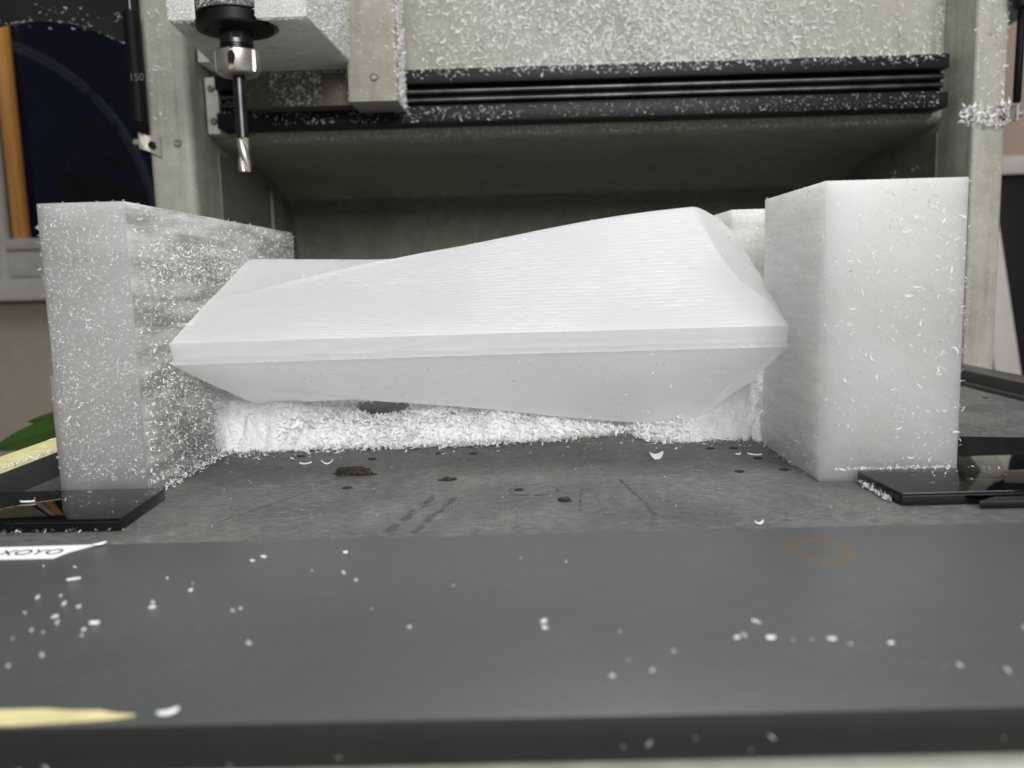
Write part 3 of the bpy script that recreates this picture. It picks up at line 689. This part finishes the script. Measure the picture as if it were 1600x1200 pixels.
    geos.append(flake_geo(np.stack([px, py, np.full(len(px), .0004)], -1), nrm(np.stack([px]*3, -1), (0, 0, 1)), sizes(len(px), .0003, .0012), .3, .5))
    chips_object('white shavings piled under the twisted form and strewn across the bed', geos)
heap()
def block_chips():
    ge = [on_rect(1100, (-.276, .4885, .012), (.049, 0, 0), (0, 0, .163), (0, -1, 0), .0008, .0036, lambda a, b: .12+.75*fbm(a*4, b*12)**1.5, .3, .2),
          on_rect(5200, (-.276, .4885, .012), (.049, 0, 0), (0, 0, .163), (0, -1, 0), .0005, .0016, lambda a, b: .25+.7*fbm(a*4+9, b*9)*(1-.4*b), .3, .35),
          on_rect(26, (-.2775, .4885, .012), (0, .003, 0), (0, 0, .163), (-1, -.3, 0), .003, .006, None, .5)]
    def d(a, b):
        band = np.exp(-((b-.79-.02*np.sin(a*7))/.075)**4)*1.6*(a > .03)*(a < .75)+.55*np.exp(-((b-.63)/.02)**2)+.9*np.exp(-((b-.30)/.16)**2)+.6*np.exp(-(b/.06)**2)+.22
        return np.clip(band*(.35+1.1*fbm(a*14, b*20)), 0, 1)
    ge.append(on_rect(24000, (-.226, .489, .004), (0, .362, 0), (0, 0, .171), (1, 0, 0), 0.0010, .0036, d, .5, .30, .3, .0016))
    ge.append(on_rect(160, (-.277, .489, ZT), (.05, 0, 0), (0, .36, 0), (0, 0, 1), .001, .004, None, .5))
    chips_object('white shavings stuck to the faces of the left acrylic block', ge)
    ge = [on_rect(950, (.1785, .4885, .012), (.080, 0, 0), (0, 0, .163), (0, -1, 0), .0010, .0052, lambda a, b: np.clip(.05+1.0*np.exp(-((b-.72)/.28)**2)*fbm(a*4+3, b*8)+.3*(a > .5)*fbm(a*5, b*5+2), 0, 1), .35, .2),
          on_rect(2600, (.1785, .4885, .006), (.080, 0, 0), (0, 0, .169), (0, -1, 0), .0004, .0014, lambda a, b: .2+.6*fbm(a*5, b*9), .3, .35),
          on_rect(140, (.185, .4868, .0072), (.072, 0, 0), (0, .001, .0012), (0, -1, .5), .001, .0028, None, .5),
          on_rect(46, (.2596, .488, .02), (0, .003, 0), (0, 0, .155), (1, -.3, 0), .002, .0048, None, .5),
          on_rect(3000, (.1775, .4895, .002), (0, .116, 0), (0, 0, .172), (-1, 0, 0), .0006, .0022, lambda a, b: np.clip(.9*np.exp(-((b-.10*a)/.14)**2)+.5*(b > .66)*fbm(a*10, b*16)+.04, 0, 1), .5, .3),
          on_rect(1700, (.1782, .6995, .05), (.028, 0, 0), (0, 0, .126), (0, -1, 0), .001, .003, lambda a, b: .3+.7*fbm(a*4, b*14), .6, .25),
          on_rect(380, (.1775, .702, .05), (0, .14, 0), (0, 0, .125), (-1, 0, 0), .001, .003, None, .5, .25),
          on_rect(90, (.178, .489, ZT), (.081, 0, 0), (0, .117, 0), (0, 0, 1), .001, .003, None, .5)]
    chips_object('white shavings stuck to the faces of the right acrylic block', ge)
block_chips()
def sculpture_chips():
    n = 460; x = rng.uniform(-.20, .165, n); y = .547+.11*rng.random(n)**.8; z = top_z(x, y)+.0003
    ge = [flake_geo(np.stack([x, y, z], -1), nrm(np.zeros((n, 3)), (0, -.6, .8)), sizes(n, .0005, .0024), .3, .3)]
    # ridge at the right end where chips caught on the end facet
    n = 420; y = rng.uniform(.60, .69, n); x = np.minimum(.1772, .1535+(.69-y)*.30+rng.random(n)*.006); z = top_z(x, y)+.0004
    ge.append(flake_geo(np.stack([x, y, z], -1), nrm(np.zeros((n, 3)), (.6, -.3, .6)), sizes(n, .001, .0028), .6, .25))
    n = 260; x = rng.uniform(-.21, .175, n); x = np.where(rng.random(n) < .55, x, rng.uniform(.02, .175, n)); y = .547-.0135*np.clip(-x/.226, 0, 1)+.0010
    z = rng.uniform(.0770, .0800, n); ge.append(flake_geo(np.stack([x, y, z], -1), nrm(np.zeros((n, 3)), (0, -1, .2)), sizes(n, .0006, .0022), .3, .3))
    n = 900; x = rng.uniform(-.20, .15, n); y = rng.uniform(.550, .65, n); k = rng.random(n) < .2+.8*fbm(x*25, y*40); x, y = x[k], y[k]
    z = .0765-.82*(top_z(x, y)-.0905)-.0004; yo = y-.0135*np.clip(-x/.226, 0, 1)*np.clip((.60-y)/.053, 0, 1)
    ge.append(flake_geo(np.stack([x, yo, z], -1), nrm(np.zeros((len(x), 3)), (0, -.6, -.8)), sizes(len(x), .0010, .0036), .45, .22))
    n = 150; x = rng.uniform(-.145, -.08, n); y = rng.uniform(.640, .668, n); z = .0765-.82*(top_z(x, y)-.0905)-.0012
    ge.append(flake_geo(np.stack([x, y, z], -1), nrm(np.zeros((n, 3)), (0, -.8, -.6)), sizes(n, .002, .0060), .9, .3))
    chips_object('tiny white shavings clinging to the twisted form', ge)
sculpture_chips()
def gantry_chips():
    ge = []
    def d(a, b):
        c = np.exp(-((a-.42)/.30)**2); return np.clip((.10+1.1*c)*(1.25-b*.85)*(.35+1.0*fbm(a*14, b*5)), 0, 1)
    ge.append(on_rect(11500, (-.118, gy, .3665), (.625, 0, 0), (0, 0, .115), (0, -1, 0), .003, .0085, d, .30, .20, .25, .001))
    ge.append(on_rect(9000, (-.118, gy, .3665), (.625, 0, 0), (0, 0, .115), (0, -1, 0), .0006, .0026, lambda a, b: d(a, b)*fbm(a*30, b*8), .3, .35))
    ge.append(on_rect(2000, (-.118, 1.02, .3662), (.60, 0, 0), (0, -.026, 0), (0, -.4, 1), .002, .006, lambda a, b: .25+.75*fbm(a*20, b), .7))
    ge.append(on_rect(1900, (-.118, .993, .3515), (.61, 0, 0), (0, 0, .0145), (0, -1, 0), .002, .006, lambda a, b: np.clip(b**1.5*(.3+fbm(a*25, b)), 0, 1), .5))
    ge.append(on_rect(1500, (-.22, .993, .307), (.71, 0, 0), (0, 0, .0160), (0, -1, 0), .0008, .0026, lambda a, b: np.clip(.10+1.2*a*fbm(a*12, b*2), 0, 1), .5, .3))
    ge.append(on_rect(420, (-.30, .993, .307), (.30, 0, 0), (0, 0, .0160), (0, -1, 0), .002, .005, lambda a, b: .2+.7*fbm(a*8, b), .4, .15))
    ge.append(on_rect(130, (-.34, 1.011, .324), (.05, 0, 0), (0, 0, .018), (0, -1, 0), .003, .007, None, .4, .14))
    ge.append(on_rect(2400, (-.30, gy+.0005, .2965), (.80, 0, 0), (0, 0, .0080), (0, -1, -.2), .001, .0045, lambda a, b: .3+.7*fbm(a*18, b), .5, .2))
    ge.append(on_rect(420, (-.25, gy+.004, .2955), (.70, 0, 0), (0, .06, -.0085), (0, -.2, -1), .001, .004, lambda a, b: (1-b)*fbm(a*10, b), .5, .2))
    ge.append(on_rect(230, (.512, .96, .29), (.034, 0, 0), (0, 0, .20), (0, -1, 0), .003, .0075, lambda a, b: .2+.8*fbm(a*2, b*6), .3, .2))
    ge.append(on_rect(330, (.495, .957, .278), (.053, 0, 0), (0, 0, .024), (0, -1, 0), .003, .0085, lambda a, b: .4+.6*fbm(a*4, b*2), .7, .25, .3, .006))
    ge.append(on_rect(90, (.500, gy, .305), (.010, 0, 0), (0, 0, .14), (0, -1, 0), .002, .006, None, .4))
    ge.append(on_rect(90, (.507, 1.05, .17), (0, .14, 0), (0, 0, .08), (-1, 0, 0), .002, .007, None, .4))
    ge.append(on_rect(70, (-.406, .96, .31), (.03, 0, 0), (0, 0, .13), (0, -1, 0), .003, .008, lambda a, b: fbm(a*3, b*6), .3, .16))
    ge.append(on_rect(260, (-.357, 1.26, .15), (0, .035, 0), (0, 0, .14), (1, 0, 0), .001, .004, None, .5, .2))
    chips_object('white shavings covering the gantry beam, rail and columns', ge)
    cg = []
    for x0, x1 in ((-.3044, -.281), (-.2265, -.1807)):
        cg.append(on_rect(4200, (x0, .772, .361), (x1-x0, 0, 0), (0, 0, .11), (0, -1, 0), .001, .0028, None, .5, .3, .3, .001))
    cg.append(on_rect(6500, (-.1807, .772, .361), (.0077, .1895, 0), (0, 0, .12), (1, 0, 0), .001, .0038, None, .5, .3, .3, .001))
    cg.append(on_rect(700, (-.324, .9615, .361), (.0196, -.1895, 0), (0, 0, .11), (-1, 0, 0), .001, .003, None, .5))
    cg.append(on_rect(420, (-.30, .772, .3598), (.12, 0, 0), (0, .001, 0), (0, -.6, -1), .001, .003, lambda a, b: ~((a > .16) & (a < .62)), .6))
    cg.append(on_rect(260, (-.30, .96, .3598), (.125, 0, 0), (0, .0015, 0), (0, 0, -1), .001, .004, None, .8, .2, .3, .002))
    cg.append(on_rect(140, (-.205, .80, .36), (.016, 0, 0), (0, .018, 0), (0, 0, -1), .001, .003, lambda a, b: (a-.5)**2+(b-.5)**2 < .25, .4, .3))
    n = 2400; an = rng.uniform(-2.6, -.54, n); dr = np.stack([np.cos(an), np.sin(an), 0*an], -1)
    cg.append(flake_geo(np.array([SX, SY, 0])+dr*.0337+np.stack([0*an, 0*an, rng.uniform(.372, .46, n)], -1), dr, sizes(n, .001, .0028), .6, .3))
    cg.append(on_rect(2200, (-.1245, .931, .319), (0, .060, 0), (0, 0, .17), (1, 0, 0), .002, .006, None, .6, .25, .3, .0015))
    cg.append(on_rect(120, (-.1265, .9295, .319), (.002, 0, 0), (0, 0, .17), (.6, -1, 0), .002, .005, None, .6, .25))
    cg.append(on_rect(1000, (-.27, .962, .324), (.095, 0, 0), (0, 0, .034), (0, -1, 0), .003, .007, lambda a, b: (a < .6)*.8*fbm(a*6, b*3)+(a > .88)*.6, .4, .17))
    cg.append(on_rect(110, (-.176, .93, .32), (.05, 0, 0), (0, 0, .14), (0, -1, 0), .002, .005, lambda a, b: a*.6, .3, .17))
    cg.append(on_rect(160, (-.357, .985, .379), (.018, 0, 0), (0, 0, .026), (0, -1, 0), .0008, .0016, lambda a, b: a+b < 1, .3, .4))
    chips_object('white shavings coating the spindle clamp block and carriage edge', cg)
    rg = [on_rect(1500, (-.329, .46, .0166), (.009, 0, 0), (0, .30, 0), (0, 0, 1), .001, .004, lambda a, b: np.clip(a*1.3, 0, 1), .6, .25, .3, .001),
          on_rect(420, (-.350, .46, .0166), (.03, 0, 0), (0, .30, 0), (0, 0, 1), .001, .004, lambda a, b: fbm(a*4, b*20)**2, .5, .25)]
    chips_object('white shavings lying on the yellow topped left bed rail', rg)
    hg = [on_rect(40, (-.66, 1.0995, .462), (.17, 0, -.018), (0, 0, .03), (0, -1, 0), .002, .008, None, .3, .15)]
    n = 60; x = rng.uniform(-.65, -.47, n); z = np.interp(x, [-.6473, -.598, -.5578, -.5262, -.487, -.462], [.461, .4655, .461, .45, .4317, .415])
    hg.append(flake_geo(np.stack([x, np.full(n, 1.0995), z], -1), nrm(np.zeros((n, 3)), (0, -1, -.5)), sizes(n, .001, .004), .6, .3))
    chips_object('few white shavings on the arched edge of the left hood', hg)
    pg = [on_rect(26, (-.30, .43, .0071), (.085, 0, 0), (0, .055, 0), (0, 0, 1), .001, .003, None, .3, .2), on_rect(70, (-.31, .4225, .0006), (.10, 0, 0), (0, .002, 0), (0, 0, 1), .001, .003, None, .5, .3)]
    chips_object('few white shavings around the left black plate', pg)
    pg = [on_rect(60, (.22, .45, .0071), (.06, 0, 0), (0, .036, 0), (0, 0, 1), .001, .003, lambda a, b: .3+.7*b, .3, .25), on_rect(90, (.1975, .440, .0006), (.002, 0, 0), (0, .04, 0), (0, 0, 1), .0015, .0045, None, .7, .25, .3, .002)]
    chips_object('few white shavings around the right black plate', pg)
gantry_chips()

# ------------------------------------------------------------------ single chips one can count
def chip_mesh(L, wd, th, bend, seed, spl=0):
    r_ = random.Random(seed); bm = bmesh.new(); rows = []; n = 6
    for k in range(n+1):
        t = k/n*2-1; wv = wd/2*(1-.55*t*t)*(.85+.3*r_.random()); z = th*.5+bend*L*t*t; yb = spl*L*t*t
        c = Vector((t*L/2, yb, z))
        rows.append([bm.verts.new(c+Vector((0, wv, -th*.3))), bm.verts.new(c+Vector((0, 0, th*.5))), bm.verts.new(c+Vector((0, -wv, -th*.3))), bm.verts.new(c+Vector((0, 0, -th*.5)))])
    for k in range(n):
        for j in range(4): bm.faces.new((rows[k][j], rows[k][(j+1) % 4], rows[k+1][(j+1) % 4], rows[k+1][j]))
    bm.faces.new(rows[0][::-1]); bm.faces.new(rows[-1])
    me = bm_mesh(bm, 'acrylic_chip', True); me.materials.append(M['chip']); return me
kinds = [chip_mesh(.0034, .0022, .0016, .02, 1), chip_mesh(.0024, .0016, .0012, .03, 2, .1), chip_mesh(.0050, .0016, .0012, .05, 3, .2), chip_mesh(.0015, .0012, .0009, 0, 4)]
front = [(-.2214,.3670,1),(-.2048,.3640,2),(-.1970,.3480,2),(-.2015,.3275,0),(-.1928,.3290,1),(-.2056,.3060,1),(-.1865,.3200,1),(-.1975,.3120,3),(-.1788,.3165,1),(-.1830,.3068,1),
 (-.1790,.3016,0),(-.1853,.2950,1),(-.1795,.2930,3),(-.1880,.2880,3),(-.1640,.3000,0),(-.1650,.2940,1),(-.1630,.2890,1),(-.1690,.2735,1),(-.1760,.2660,3),(-.1500,.3190,0),(-.1480,.3140,1),(-.1420,.3400,3),
 (-.1395,.3315,1),(-.1560,.3470,3),(-.1215,.3720,0),(-.1250,.3670,1),(-.1145,.3090,1),(-.1120,.3110,3),(-.0985,.2790,0),(-.0940,.3520,3),(-.0840,.3750,0),(-.0800,.3500,3),(-.0790,.3480,1),(-.0720,.3390,3),(-.060,.3080,3),
 (.0060,.2915,0),(.0064,.2860,1),(.0330,.2820,3),(.0395,.2520,0),(.0490,.2660,1),(.0330,.2600,3),(.0265,.2490,3),(.0830,.2870,2),(.0755,.2765,0),(.0838,.2735,0),(.0725,.2745,1),(.0910,.2720,3),(.0975,.2720,3),(.1040,.2715,1),(.1090,.2680,3),(.1225,.2680,1),(.1370,.2510,1),(.1495,.2470,0),(.1730,.2770,0),
 (.0180,.3560,3),(-.0020,.3620,3),(-.0300,.3300,3),(-.0430,.2900,3)]
for k, (x, y, q) in enumerate(front):
    size = ('large rounded', 'small', 'long curved', 'tiny')[q]
    where = 'left cluster' if x < -.16 else 'left of the middle' if x < -.05 else 'near the middle' if x < .06 else 'towards the right'
    o = obj('acrylic_chip', kinds[q], None, None, size+' white chip on the smooth front border, '+where, 'chip', 'chips on the front border', None, (x, y, .00135))
    s = random.uniform(.6, .95); o.scale = (s*random.uniform(.8, 1.3), s*random.uniform(.7, 1), s); o.rotation_euler = (random.uniform(-.2, .2), random.uniform(-.15, .15), random.uniform(0, 6.28))
for k, (x, z, q) in enumerate(((-.1420, -.0115, 0), (-.1500, -.0118, 1), (-.088, -.0118, 1), (-.056, -.0100, 1), (.0270, -.0085, 1), (.0345, -.0078, 0), (.0480, -.0062, 1), (.0515, -.0045, 3), (.0560, -.0070, 3), (.0640, -.0105, 1), (.0700, -.0066, 0), (.1250, -.0095, 3), (.1370, -.0085, 1))):
    o = obj('acrylic_chip', kinds[q], None, None, ('larger' if q == 0 else 'small' if q == 1 else 'tiny')+' white chip on the dark front edge face, '+('left part' if x < -.05 else 'middle part' if x < .1 else 'right part'), 'chip', 'chips on the front edge face', None, (x, .2268, z))
    o.rotation_euler = (rad(90), random.uniform(0, 6), 0); o.scale = (.62, .55, .6)
def single(label, x, y, L, wd, bend, rz, seed, z=.0003, rx=0):
    o = obj('acrylic_chip', chip_mesh(L, wd, .001, bend, seed, .12), None, None, label, 'chip', None, None, (x, y, z)); o.rotation_euler = (rx, 0, rz)
single('upright curled white chip standing alone on the bed near the right', .0922, .5640, .0095, .0065, .35, .1, 11, .0008, .5)
single('long white sliver on the bed by the right acrylic block', .1600, .5645, .010, .0022, .04, -.5, 12)
single('short bent white chip left of the long sliver by the right block', .1500, .5675, .005, .002, .1, .6, 13)
single('large flat white flake on the bed before the left heap end', -.1530, .5730, .0085, .0045, .06, .2, 14)
single('thin winged white flake right of the large flat flake', -.1370, .5700, .008, .0016, .3, .1, 15)
single('straight white stick beside the paper label corner', -.2100, .3968, .0062, .0022, 0, .85, 16, .0016)
single('thick white sliver near the right end of the front border edge', .1185, .4075, .0050, .0018, .25, .3, 17)
single('white chip stick lying on the left black plate', -.2835, .4600, .0085, .002, 0, 0, 18, .0073)
single('pale yellowish crumb at the front edge beyond the tape', -.1072, .2318, .0060, .0030, .02, .5, 19, .0019)
